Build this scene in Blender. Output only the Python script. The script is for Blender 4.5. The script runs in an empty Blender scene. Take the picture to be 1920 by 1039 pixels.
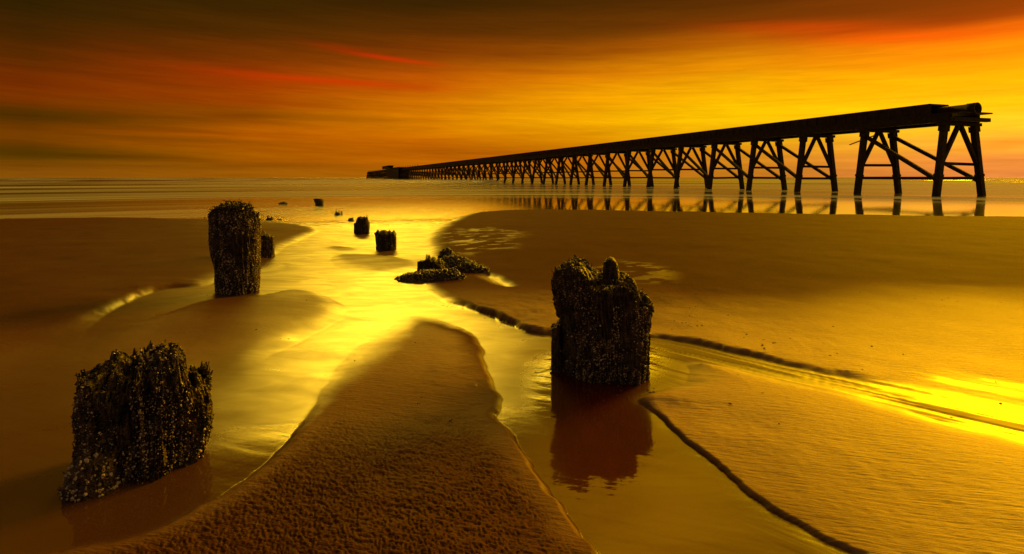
import bpy, math
import numpy as np
from mathutils import Vector

R = math.radians
SC = bpy.context.scene
COL = SC.collection
rng = np.random.default_rng(7)

# ------------------------------------------------------------------ camera
CAM_H, F_PX, PW, PH, HORIZ = 1.5, 1067.0, 1920.0, 1039.0, 333.0
cd = bpy.data.cameras.new("camera")
cam = bpy.data.objects.new("camera", cd)
COL.objects.link(cam)
cam.location = (0, 0, CAM_H)
cam.rotation_euler = (R(90), 0, 0)
cd.shift_y = -(PH / 2 - HORIZ) / PW            # level camera, lens shifted down: uprights stay upright
cd.sensor_width = 36.0
cd.lens = F_PX / PW * 36.0
cd.clip_start = 0.05
cd.clip_end = 20000
SC.camera = cam

# ------------------------------------------------------------------ view, sun
SC.view_settings.view_transform = 'Standard'
SC.view_settings.look = 'None'
SC.view_settings.exposure = 0.0
SC.view_settings.gamma = 1.0
SC.cycles.max_bounces = 6
SC.cycles.transparent_max_bounces = 8
SC.cycles.caustics_reflective = False
SC.cycles.caustics_refractive = False
SUN_AZ, SUN_EL = 43.0, 18.0
sl = bpy.data.lights.new("sun", 'SUN')
sun = bpy.data.objects.new("sun", sl)
COL.objects.link(sun)
sl.energy = 5.0
sl.angle = R(20)
sl.color = (1.0, 0.48, 0.0015)
_sd = Vector((math.sin(R(SUN_AZ)) * math.cos(R(SUN_EL)), math.cos(R(SUN_AZ)) * math.cos(R(SUN_EL)), math.sin(R(SUN_EL))))
sun.rotation_euler = _sd.to_track_quat('Z', 'Y').to_euler()

# ------------------------------------------------------------------ where a pixel's ray goes
def ray(px, py):
    return np.array([(px - PW / 2) / F_PX, 1.0, (HORIZ - py) / F_PX])


def ground(px, py, z=0.0):
    d = ray(px, py)
    t = (z - CAM_H) / d[2]
    return np.array([d[0] * t, d[1] * t])


def azel(px, py):
    d = ray(px, py)
    return math.degrees(math.atan2(d[0], d[1])), math.degrees(math.atan2(d[2], math.hypot(d[0], d[1])))


# ------------------------------------------------------------------ node helpers
class NT:
    def __init__(s, tree):
        s.t = tree
        tree.nodes.clear()

    def n(s, typ, **kw):
        nd = s.t.nodes.new(typ)
        for k, v in kw.items():
            setattr(nd, k, v)
        return nd

    def put(s, sock, v):
        if hasattr(v, 'is_output') or isinstance(v, bpy.types.NodeSocket):
            s.t.links.new(v, sock)
        else:
            if isinstance(v, (tuple, list)) and len(v) == 3 and sock.type == 'RGBA':
                v = (*v, 1.0)
            sock.default_value = v

    def m(s, op, a, b=None, c=None, clamp=False):
        nd = s.n('ShaderNodeMath', operation=op, use_clamp=clamp)
        s.put(nd.inputs[0], a)
        if b is not None:
            s.put(nd.inputs[1], b)
        if c is not None:
            s.put(nd.inputs[2], c)
        return nd.outputs[0]

    def mr(s, v, a, b, c=0.0, d=1.0, smooth=False):
        nd = s.n('ShaderNodeMapRange')
        nd.interpolation_type = 'SMOOTHSTEP' if smooth else 'LINEAR'
        for i, x in enumerate((v, a, b, c, d)):
            s.put(nd.inputs[i], x)
        return nd.outputs[0]

    def mix(s, f, a, b, blend='MIX'):
        nd = s.n('ShaderNodeMix', data_type='RGBA', blend_type=blend, clamp_factor=True)
        s.put(nd.inputs[0], f)
        s.put(nd.inputs[6], a)
        s.put(nd.inputs[7], b)
        return nd.outputs[2]

    def xyz(s, x, y, z=0.0):
        nd = s.n('ShaderNodeCombineXYZ')
        s.put(nd.inputs[0], x)
        s.put(nd.inputs[1], y)
        s.put(nd.inputs[2], z)
        return nd.outputs[0]

    def sep(s, v):
        nd = s.n('ShaderNodeSeparateXYZ')
        s.put(nd.inputs[0], v)
        return nd.outputs

    def noise(s, vec, scale=1.0, detail=3.0, rough=0.55, dist=0.0):
        nd = s.n('ShaderNodeTexNoise')
        s.put(nd.inputs['Vector'], vec)
        nd.inputs['Scale'].default_value = scale
        nd.inputs['Detail'].default_value = detail
        nd.inputs['Roughness'].default_value = rough
        nd.inputs['Distortion'].default_value = dist
        return nd.outputs[0]

    def bump(s, h, strength, dist, normal=None):
        nd = s.n('ShaderNodeBump')
        s.put(nd.inputs['Strength'], strength)
        nd.inputs['Distance'].default_value = dist
        s.put(nd.inputs['Height'], h)
        if normal is not None:
            s.put(nd.inputs['Normal'], normal)
        return nd.outputs[0]

    def attr(s, name):
        return s.n('ShaderNodeAttribute', attribute_name=name).outputs['Fac']


def lin(c):
    return tuple(((v / 255) / 12.92 if v <= 10 else ((v / 255 + 0.055) / 1.055) ** 2.4) for v in c)


# ------------------------------------------------------------------ world: dusk sky under cloud
world = bpy.data.worlds.new("World")
SC.world = world
world.use_nodes = True
w = NT(world.node_tree)
tc = w.n('ShaderNodeTexCoord').outputs['Generated']
sx, sy, sz = w.sep(tc)
AZ = w.m('MULTIPLY', w.m('ARCTAN2', sx, sy), 180 / math.pi)
EL = w.m('MULTIPLY', w.m('ARCSINE', sz), 180 / math.pi)
# clouds drawn out along the horizon shift the bands up and down
n1 = w.noise(w.xyz(w.m('MULTIPLY', AZ, 0.05), w.m('MULTIPLY', EL, 0.42), 2.0), 1.0, 4.0, 0.55, 0.3)
n2 = w.noise(w.xyz(w.m('MULTIPLY', AZ, 0.018), w.m('MULTIPLY', EL, 0.15), 7.0), 1.0, 2.0, 0.5)
EL2 = w.m('ADD', EL, w.m('ADD', w.m('MULTIPLY', w.m('SUBTRACT', n1, 0.5), 0.7), w.m('MULTIPLY', w.m('SUBTRACT', n2, 0.5), 1.6)))
EL2 = w.m('MAXIMUM', EL2, 0.0)

BANDS = {  # photo column -> sRGB down the sky (row, colour)
    60: [(0, (44, 27, 0)), (50, (60, 31, 0)), (100, (84, 38, 0)), (150, (112, 43, 0)), (185, (118, 48, 0)), (215, (92, 48, 0)), (250, (122, 62, 0)), (285, (98, 58, 0)), (310, (118, 68, 3)), (333, (140, 82, 8))],
    480: [(0, (55, 32, 0)), (50, (78, 40, 0)), (100, (112, 48, 0)), (150, (158, 55, 0)), (190, (165, 72, 0)), (215, (150, 78, 0)), (245, (190, 92, 0)), (290, (172, 92, 0)), (333, (160, 92, 6))],
    800: [(0, (50, 28, 0)), (50, (84, 40, 0)), (100, (128, 55, 0)), (150, (192, 85, 0)), (200, (212, 118, 0)), (240, (222, 128, 0)), (275, (198, 102, 0)), (333, (172, 98, 6))],
    1100: [(0, (62, 32, 0)), (50, (92, 46, 0)), (100, (150, 75, 0)), (140, (220, 128, 0)), (180, (242, 158, 0)), (225, (247, 172, 0)), (265, (220, 140, 0)), (300, (198, 110, 4)), (333, (180, 108, 12))],
    1400: [(0, (72, 33, 0)), (40, (104, 50, 0)), (80, (176, 90, 0)), (120, (228, 142, 0)), (160, (248, 178, 0)), (210, (253, 202, 0)), (250, (250, 192, 10)), (285, (226, 150, 20)), (333, (205, 128, 30))],
    1780: [(0, (92, 30, 0)), (40, (140, 40, 0)), (65, (214, 92, 0)), (100, (244, 140, 0)), (150, (250, 174, 0)), (200, (253, 196, 8)), (240, (247, 206, 36)), (275, (250, 180, 50)), (300, (246, 150, 60)), (333, (236, 140, 62))],
}
EMAX = 40.0
cols, azs = [], []
for px, stops in BANDS.items():
    rp = w.n('ShaderNodeValToRGB')
    rp.color_ramp.interpolation = 'EASE'
    st = sorted((max(0.0, azel(px, py)[1]) / EMAX, lin(c)) for py, c in stops)
    top = st[-1][1]
    st += [(19.0 / EMAX, tuple(0.8 * v for v in top)), (1.0, tuple(0.55 * v for v in top))]
    e = rp.color_ramp.elements
    e[0].position, e[0].color = st[0][0], (*st[0][1], 1)
    e[1].position, e[1].color = st[-1][0], (*st[-1][1], 1)
    for p, c in st[1:-1]:
        q = e.new(p)
        q.color = (*c, 1)
    w.put(rp.inputs[0], w.m('DIVIDE', EL2, EMAX))
    cols.append(rp.outputs[0])
    azs.append(azel(px, 200)[0])
sky = cols[0]
for i in range(1, len(cols)):
    sky = w.mix(w.mr(AZ, azs[i - 1], azs[i]), sky, cols[i])


def blob(px, py, wx, wy, slope=0.0, rag=0.0):
    """soft elongated cloud patch centred on a sky direction"""
    a0, e0 = azel(px, py)
    sa, se = wx / F_PX * 57.3, wy / F_PX * 57.3
    da = w.m('SUBTRACT', AZ, a0)
    de = w.m('SUBTRACT', w.m('SUBTRACT', EL, e0), w.m('MULTIPLY', da, slope))
    if rag:
        de = w.m('ADD', de, w.m('MULTIPLY', w.m('SUBTRACT', n1, 0.5), rag))
    q = w.m('ADD', w.m('POWER', w.m('ABSOLUTE', w.m('DIVIDE', da, sa)), 2.0), w.m('POWER', w.m('ABSOLUTE', w.m('DIVIDE', de, se)), 2.0))
    return w.m('POWER', 2.718, w.m('MULTIPLY', q, -1.0))


def over(b, k, c):
    global sky
    sky = w.mix(w.m('MULTIPLY', b, k), sky, lin(c))


over(blob(620, 153, 170, 6, -0.03, 0.6), 0.75, (205, 52, 0))
over(blob(420, 185, 200, 8, -0.03, 0.6), 0.35, (150, 52, 0))
over(blob(735, 110, 80, 4, -0.10, 0.5), 0.85, (205, 45, 0))
over(blob(650, 92, 60, 6, -0.1, 0.5), 0.5, (160, 42, 0))
over(blob(250, 90, 60, 6, -0.02, 0.5), 0.25, (120, 42, 0))
over(blob(120, 170, 160, 12, -0.02, 0.6), 0.25, (125, 42, 0))
over(blob(1540, 52, 150, 11, -0.10, 0.6), 0.75, (205, 58, 0))
over(blob(1690, 68, 130, 9, -0.09, 0.6), 0.7, (245, 82, 0))
over(blob(1750, 22, 260, 20, -0.08, 0.8), 0.65, (84, 26, 0))
over(blob(120, 222, 330, 13, 0.0, 1.0), 0.75, (72, 44, 0))
over(blob(450, 217, 70, 4, 0.0, 0.5), 0.75, (128, 58, 0))
over(blob(60, 288, 200, 9, -0.02, 0.6), 0.75, (76, 50, 0))
over(blob(520, 240, 170, 8, 0.0, 0.8), 0.45, (212, 110, 0))
over(blob(1080, 300, 330, 22, 0.0, 1.0), 0.35, (196, 98, 8))
over(blob(1380, 305, 200, 14, 0.0, 0.8), 0.4, (214, 138, 40))
over(blob(1890, 270, 60, 6, 0.03, 0.6), 0.5, (238, 120, 30))
over(blob(300, 262, 220, 6, 0.0, 0.8), 0.5, (104, 60, 2))
over(blob(720, 225, 150, 5, 0.0, 0.8), 0.4, (160, 84, 0))
over(blob(880, 283, 260, 9, 0.0, 0.8), 0.45, (168, 88, 2))
over(blob(330, 312, 260, 5, 0.0, 0.6), 0.4, (112, 66, 4))
over(blob(1000, 132, 200, 6, -0.03, 0.8), 0.5, (170, 80, 0))
# streaky thin/thick cloud over everything
n3 = w.noise(w.xyz(w.m('MULTIPLY', AZ, 0.07), w.m('ADD', w.m('MULTIPLY', EL, 1.1), w.m('MULTIPLY', AZ, 0.03)), 4.0), 1.0, 5.0, 0.6, 0.5)
sky = w.mix(1.0, sky, w.mix(w.mr(n3, 0.25, 0.75), (0.84, 0.80, 0.78, 1), (1.10, 1.12, 1.14, 1)), 'MULTIPLY')


n4 = w.noise(w.xyz(w.m('MULTIPLY', AZ, 0.16), w.m('ADD', w.m('MULTIPLY', EL, 2.6), w.m('MULTIPLY', AZ, 0.06)), 9.0), 1.0, 6.0, 0.65, 1.0)
sky = w.mix(1.0, sky, w.mix(w.mr(n4, 0.3, 0.7), (0.90, 0.88, 0.88, 1), (1.08, 1.09, 1.1, 1)), 'MULTIPLY')


def added_glow(az0, el0, sa, se, col, k):
    """unseen bright sky patch added beyond the frame to light stream and sand"""
    global sky
    da = w.m('DIVIDE', w.m('SUBTRACT', AZ, az0), sa)
    de = w.m('DIVIDE', w.m('SUBTRACT', EL, el0), se)
    q = w.m('ADD', w.m('MULTIPLY', da, da), w.m('MULTIPLY', de, de))
    g = w.m('MULTIPLY', w.m('POWER', 2.718, w.m('MULTIPLY', q, -1.0)), w.mr(EL, 17.4, 18.4, 0.0, 1.0, True))
    nd = w.n('ShaderNodeVectorMath', operation='MULTIPLY_ADD')
    w.put(nd.inputs[0], w.xyz(g, g, g))
    nd.inputs[1].default_value = tuple(k * c for c in col)
    w.put(nd.inputs[2], sky)
    sky = nd.outputs[0]


added_glow(-12, 18.2, 9, 1.1, (1.0, 0.60, 0.03), 165.0)  # unseen bright strip, added so the stream reflects it
added_glow(-14, 18, 9, 5.0, (1.0, 0.55, 0.004), 6.0)
added_glow(14, 31, 13, 9, (1.0, 0.44, 0.002), 1.5)
added_glow(25, 18.5, 11, 1.6, (1.0, 0.57, 0.004), 18.0)
added_glow(-42, 28, 16, 14, (1.0, 0.34, 0.002), 0.14)
added_glow(39, 20, 17, 8, (1.0, 0.60, 0.004), 2.4)
added_glow(66, 42, 30, 17, (1.0, 0.52, 0.004), 3.4)
# even dim brown fill behind the camera, added to light the stump fronts
back = w.mr(w.m('ABSOLUTE', AZ), 60.0, 115.0, 1.0, 0.0, True)
sky = w.mix(back, (0.18, 0.118, 0.066, 1), sky)
nish = w.n('ShaderNodeTexSky', sky_type='NISHITA')
nish.sun_disc = False
nish.sun_elevation = R(3.0)
nish.sun_rotation = R(SUN_AZ)
nish.dust_density = 6.0
tint = w.mix(1.0, nish.outputs[0], (0.012, 0.0045, 0.0006, 1), 'MULTIPLY')
allsky = w.n('ShaderNodeVectorMath', operation='ADD')
w.put(allsky.inputs[0], sky)
w.put(allsky.inputs[1], tint)
bg = w.n('ShaderNodeBackground')
w.put(bg.inputs[0], allsky.outputs[0])
bg.inputs[1].default_value = 1.0
w.t.links.new(bg.outputs[0], w.n('ShaderNodeOutputWorld').inputs[0])

# ------------------------------------------------------------------ numpy noise
_perm = np.random.default_rng(3).permutation(256).astype(np.int64)
_val = np.random.default_rng(4).random(256)


def vnoise(x, y, z=0.0):
    x, y, z = np.broadcast_arrays(np.asarray(x, float), np.asarray(y, float), np.asarray(z, float))
    xi, yi, zi = np.floor(x).astype(np.int64), np.floor(y).astype(np.int64), np.floor(z).astype(np.int64)
    fx, fy, fz = x - xi, y - yi, z - zi
    fx, fy, fz = (t * t * t * (t * (t * 6 - 15) + 10) for t in (fx, fy, fz))

    def h(i, j, k):
        return _val[_perm[(_perm[(_perm[i & 255] + j) & 255] + k) & 255]]
    flat = not np.any(fz)
    a = (h(xi, yi, zi) * (1 - fx) + h(xi + 1, yi, zi) * fx) * (1 - fy) + (h(xi, yi + 1, zi) * (1 - fx) + h(xi + 1, yi + 1, zi) * fx) * fy
    if flat:
        return a
    b = (h(xi, yi, zi + 1) * (1 - fx) + h(xi + 1, yi, zi + 1) * fx) * (1 - fy) + (h(xi, yi + 1, zi + 1) * (1 - fx) + h(xi + 1, yi + 1, zi + 1) * fx) * fy
    return a * (1 - fz) + b * fz


def fbm(x, y, z=0.0, o=4, g=0.5):
    s, a, t = 0.0, 1.0, 0.0
    for i in range(o):
        k = 2.0 ** i
        s = s + a * vnoise(x * k + 13.7 * i, y * k + 5.1 * i, np.asarray(z) * k)
        t += a
        a *= g
    return s / t


def sstep(a, b, x):
    t = np.clip((x - a) / (b - a), 0, 1)
    return t * t * (3 - 2 * t)


# ------------------------------------------------------------------ mesh helpers
def np_mesh(name, V, quads, mat, parent=None, smooth=True, tris=None):
    me = bpy.data.meshes.new(name)
    V = np.asarray(V, np.float32)
    nq = 0 if quads is None else len(quads)
    nt = 0 if tris is None else len(tris)
    idx = np.concatenate([np.asarray(a, np.int32).ravel() for a in (quads, tris) if a is not None and len(a)])
    me.vertices.add(len(V))
    me.vertices.foreach_set('co', V.ravel())
    me.loops.add(len(idx))
    me.loops.foreach_set('vertex_index', idx)
    me.polygons.add(nq + nt)
    st = np.concatenate([np.arange(nq) * 4, nq * 4 + np.arange(nt) * 3]).astype(np.int32)
    me.polygons.foreach_set('loop_start', st)
    me.polygons.foreach_set('use_smooth', np.full(nq + nt, smooth))
    me.update(calc_edges=True)
    me.materials.append(mat)
    o = bpy.data.objects.new(name, me)
    COL.objects.link(o)
    if parent is not None:
        o.parent = parent
    return o


def tag(o, label=None, cat=None, group=None, kind=None):
    if label:
        o['label'] = label
    if cat:
        o['category'] = cat
    if group:
        o['group'] = group
    if kind:
        o['kind'] = kind
    return o


def grid_quads(n, m, wrap=False):
    """n rows, m columns"""
    i = np.arange(n - 1)[:, None]
    j = np.arange(m if wrap else m - 1)[None, :]
    a = i * m + j
    b = i * m + (j + 1) % m
    return np.stack([a, b, b + m, a + m], -1).reshape(-1, 4)


class MB:
    def __init__(s):
        s.v, s.q = [], []

    def beam(s, p0, p1, a, b, up=(0, 0, 1), taper=1.0):
        """a squared timber from p0 to p1, a wide and b deep"""
        p0, p1 = Vector(p0), Vector(p1)
        d = (p1 - p0).normalized()
        x = d.cross(Vector(up))
        if x.length < 1e-4:
            x = d.cross(Vector((1, 0, 0)))
        x.normalize()
        y = x.cross(d)
        k = len(s.v)
        for p, t in ((p0, 1.0), (p1, taper)):
            for sx_, sy_ in ((-1, -1), (1, -1), (1, 1), (-1, 1)):
                s.v.append(p + x * (sx_ * a / 2 * t) + y * (sy_ * b / 2 * t))
        for f in ((3, 2, 1, 0), (4, 5, 6, 7), (0, 1, 5, 4), (1, 2, 6, 5), (2, 3, 7, 6), (3, 0, 4, 7)):
            s.q.append([k + i for i in f])

    def build(s, name, mat, parent=None):
        return np_mesh(name, [tuple(v) for v in s.v], s.q, mat, parent, False)


def material(name):
    mt = bpy.data.materials.new(name)
    mt.use_nodes = True
    return mt, NT(mt.node_tree)


def finish(nt, bsdf):
    nt.t.links.new(bsdf, nt.n('ShaderNodeOutputMaterial').inputs[0])


# ------------------------------------------------------------------ materials
def mat_sand():
    """sand, dry to dark (moisture plus left-side vignette in the colour), under a thin film of water wherever the attribute 'film' says so"""
    mt, s = material("wet_sand")
    pos = s.n('ShaderNodeNewGeometry').outputs['Position']
    px, py, pz = s.sep(pos)
    film, fine, damp_vignette, silt, calm = (s.attr(k) for k in ('film', 'grain', 'damp_vignette', 'silt', 'calm'))
    b = s.n('ShaderNodeBsdfPrincipled')
    mott = s.noise(pos, 2.2, 5.0, 0.6)
    grit = s.noise(pos, 38.0, 3.0, 0.6)
    dry = s.mix(mott, (0.29, 0.168, 0.062, 1), (0.40, 0.245, 0.096, 1))
    dry = s.mix(s.mr(grit, 0.35, 0.7, 0.0, 0.35), dry, (0.26, 0.14, 0.05, 1))
    damp_vignette_c = s.mix(mott, (0.042, 0.0135, 0.0036, 1), (0.078, 0.027, 0.0075, 1))  # dark sand colour, carries both moisture and the painted-in vignette
    c = s.mix(damp_vignette, dry, damp_vignette_c)
    c = s.mix(s.m('MULTIPLY', film, 0.9), c, (0.062, 0.027, 0.008, 1))
    c = s.mix(silt, c, s.mix(s.noise(s.xyz(s.m('MULTIPLY', px, 5.0), s.m('MULTIPLY', py, 2.0), 0.0), 1.0, 5.0, 0.6, 1.0), (0.028, 0.0024, 0.001, 1), (0.068, 0.008, 0.0025, 1)))
    speck = s.mr(s.noise(pos, 260.0, 1.0, 0.5), 0.60, 0.72)
    c = s.mix(s.m('MULTIPLY', speck, 0.4), c, (0.02, 0.012, 0.006, 1))
    s.put(b.inputs['Base Color'], c)
    s.put(b.inputs['Roughness'], s.mr(damp_vignette, 0.0, 1.0, 0.62, 0.80))
    s.put(b.inputs['Specular IOR Level'], s.mr(damp_vignette, 0.0, 0.9, 0.40, 0.02))
    g = s.noise(pos, 190.0, 2.0, 0.6)
    ln = s.noise(s.xyz(s.m('ADD', s.m('MULTIPLY', px, 5.0), py), s.m('ADD', s.m('MULTIPLY', py, 42.0), s.m('MULTIPLY', px, 12.0)), 0.0), 1.0, 4.0, 0.65)
    n = s.bump(ln, s.m('MULTIPLY', fine, 0.55), 0.03)
    n = s.bump(g, s.m('MULTIPLY', fine, 0.5), 0.006, n)
    s.put(b.inputs['Normal'], n)
    # the film of water
    flow = s.noise(s.xyz(s.m('MULTIPLY', px, 1.6), s.m('MULTIPLY', py, 2.6), 0.0), 1.0, 4.0, 0.55, 1.6)
    rip = s.noise(s.xyz(s.m('MULTIPLY', px, 9.0), s.m('MULTIPLY', py, 16.0), 0.0), 1.0, 2.0, 0.5, 0.8)
    cn = s.bump(flow, s.mr(calm, 0.2, 0.9, 0.008, 0.022), 0.10)
    cn = s.bump(rip, s.mr(calm, 0.2, 0.9, 0.0, 0.02), 0.02, cn)
    vary = s.noise(s.xyz(s.m('MULTIPLY', px, 0.9), s.m('MULTIPLY', py, 1.9), 4.0), 1.0, 6.0, 0.62, 1.8)
    s.put(b.inputs['Coat Weight'], s.m('MULTIPLY', film, s.mr(vary, 0.30, 0.58, 0.78, 1.0)))
    s.put(b.inputs['Coat Roughness'], s.m('ADD', s.mr(film, 0.0, 0.8, 0.30, 0.0), s.m('MULTIPLY', s.mr(calm, 0.0, 1.0, 0.40, 0.06), s.mr(vary, 0.3, 0.7, 1.25, 0.80))))
    b.inputs['Coat IOR'].default_value = 1.6
    s.put(b.inputs['Coat Normal'], cn)
    finish(s, b.outputs[0])
    return mt


def mat_water():
    mt, s = material("shallow_water")
    pos = s.n('ShaderNodeNewGeometry').outputs['Position']
    px, py, pz = s.sep(pos)
    dist = s.m('SQRT', s.m('ADD', s.m('MULTIPLY', px, px), s.m('MULTIPLY', py, py)))
    ld = s.m('LOGARITHM', s.m('MAXIMUM', dist, 0.5), 2.718)
    sea = s.mr(dist, 36.0, 50.0, 0.0, 1.0, True)
    shore = s.mr(dist, 15.0, 24.0, 1.0, 0.25, True)
    # streaks of run-up: long across the shore, short towards it
    st = s.noise(s.xyz(s.m('MULTIPLY', px, 0.035), s.m('MULTIPLY', py, 0.23), 0.0), 1.0, 5.0, 0.6, 0.6)
    st2 = s.noise(s.xyz(s.m('MULTIPLY', px, 0.010), s.m('MULTIPLY', ld, 8.0), 3.0), 1.0, 3.0, 0.5, 0.4)
    rip = s.noise(s.xyz(s.m('MULTIPLY', px, 1.1), s.m('MULTIPLY', py, 3.2), 0.0), 1.0, 4.0, 0.55, 1.2)
    rip2 = s.noise(s.xyz(s.m('MULTIPLY', px, 6.0), s.m('MULTIPLY', py, 11.0), 0.0), 1.0, 3.0, 0.5, 0.6)
    nrm = s.bump(rip, s.m('MULTIPLY', shore, 0.03), 0.10)
    nrm = s.bump(rip2, s.m('MULTIPLY', shore, 0.02), 0.02, nrm)
    nrm_sea = s.bump(st, 0.10, 0.6, nrm)
    mixn = s.n('ShaderNodeMix', data_type='VECTOR')
    s.put(mixn.inputs[0], sea)
    s.put(mixn.inputs[4], nrm)
    s.put(mixn.inputs[5], nrm_sea)
    N = mixn.outputs[1]
    gl = s.n('ShaderNodeBsdfGlossy')
    gl.distribution = 'GGX'
    gl.inputs['Color'].default_value = (1, 1, 1, 1)
    run = s.m('MULTIPLY', s.mr(dist, 4.6, 7.0, 0.0, 1.0, True), s.m('MULTIPLY_ADD', s.mr(px, 3.0, -3.0, 0.0, 1.0, True), s.m('SUBTRACT', s.mr(dist, 20.0, 40.0, 0.40, 0.15, True), s.mr(dist, 13.0, 20.0, 1.0, 0.0, True)), s.mr(dist, 13.0, 20.0, 1.0, 0.0, True)))
    s.put(gl.inputs['Roughness'], s.m('ADD', s.mr(sea, 0.0, 1.0, 0.05, 0.06), s.m('MULTIPLY', run, 0.34)))
    s.put(gl.inputs['Normal'], N)
    tr = s.n('ShaderNodeBsdfTransparent')
    tr.inputs['Color'].default_value = (0.88, 0.66, 0.56, 1)
    fr = s.n('ShaderNodeFresnel')
    fr.inputs['IOR'].default_value = 1.5
    s.put(fr.inputs['Normal'], N)
    m1 = s.n('ShaderNodeMixShader')
    s.put(m1.inputs[0], fr.outputs[0])
    s.t.links.new(tr.outputs[0], m1.inputs[1])
    s.t.links.new(gl.outputs[0], m1.inputs[2])
    # foam and silt blurred into a milky skin on the sea
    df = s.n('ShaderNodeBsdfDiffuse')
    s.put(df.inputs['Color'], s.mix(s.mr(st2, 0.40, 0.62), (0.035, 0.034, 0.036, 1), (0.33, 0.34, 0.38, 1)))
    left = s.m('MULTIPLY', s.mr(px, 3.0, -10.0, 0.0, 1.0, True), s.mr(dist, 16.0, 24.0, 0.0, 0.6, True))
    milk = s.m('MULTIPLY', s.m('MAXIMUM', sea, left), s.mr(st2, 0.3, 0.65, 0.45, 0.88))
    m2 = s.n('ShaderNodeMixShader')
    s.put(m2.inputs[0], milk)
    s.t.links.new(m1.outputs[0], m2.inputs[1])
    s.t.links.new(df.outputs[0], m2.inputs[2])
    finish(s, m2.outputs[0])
    return mt


def mat_rot(name, dark, light, rough=0.6):
    mt, s = material(name)
    pos = s.n('ShaderNodeNewGeometry').outputs['Position']
    px, py, pz = s.sep(pos)
    b = s.n('ShaderNodeBsdfPrincipled')
    fib = s.noise(s.xyz(s.m('MULTIPLY', px, 60.0), s.m('MULTIPLY', py, 60.0), s.m('MULTIPLY', pz, 9.0)), 1.0, 4.0, 0.6)
    cl = s.noise(pos, 14.0, 4.0, 0.6)
    c = s.mix(s.mr(s.m('MULTIPLY', fib, cl), 0.18, 0.42), dark, light)
    s.put(b.inputs['Base Color'], c)
    b.inputs['Roughness'].default_value = rough
    b.inputs['Specular IOR Level'].default_value = 0.35
    v = s.n('ShaderNodeTexVoronoi')
    s.put(v.inputs['Vector'], pos)
    v.inputs['Scale'].default_value = 85.0
    n = s.bump(v.outputs[0], 0.8, 0.012)
    n = s.bump(fib, 0.7, 0.01, n)
    s.put(b.inputs['Normal'], n)
    finish(s, b.outputs[0])
    return mt


def mat_plain(name, c1, c2, scale, rough, spec=0.4, bump=0.4):
    mt, s = material(name)
    pos = s.n('ShaderNodeNewGeometry').outputs['Position']
    b = s.n('ShaderNodeBsdfPrincipled')
    n = s.noise(pos, scale, 4.0, 0.6)
    s.put(b.inputs['Base Color'], s.mix(s.mr(n, 0.3, 0.7), c1, c2))
    b.inputs['Roughness'].default_value = rough
    b.inputs['Specular IOR Level'].default_value = spec
    s.put(b.inputs['Normal'], s.bump(n, bump, 0.3 / scale))
    finish(s, b.outputs[0])
    return mt


M_SAND, M_WATER = mat_sand(), mat_water()
M_ROT = mat_rot("rotten_oak", (0.006, 0.004, 0.003, 1), (0.15, 0.092, 0.046, 1), 0.5)
M_BARN = mat_plain("barnacle_shell", (0.15, 0.10, 0.055, 1), (0.78, 0.63, 0.42, 1), 45.0, 0.5, 0.4, 0.3)
M_WEED = mat_plain("dark_seaweed", (0.008, 0.006, 0.003, 1), (0.03, 0.02, 0.008, 1), 30.0, 0.35, 0.5, 0.2)
M_MUSS = mat_plain("mussel_shell", (0.012, 0.009, 0.008, 1), (0.06, 0.04, 0.028, 1), 30.0, 0.35, 0.5, 0.3)
M_TIMB = mat_plain("tarred_timber", (0.012, 0.007, 0.004, 1), (0.05, 0.028, 0.013, 1), 3.0, 0.8, 0.25, 0.4)
M_RUST = mat_plain("rusted_iron", (0.014, 0.008, 0.005, 1), (0.055, 0.026, 0.012, 1), 2.0, 0.75, 0.3, 0.3)

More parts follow.
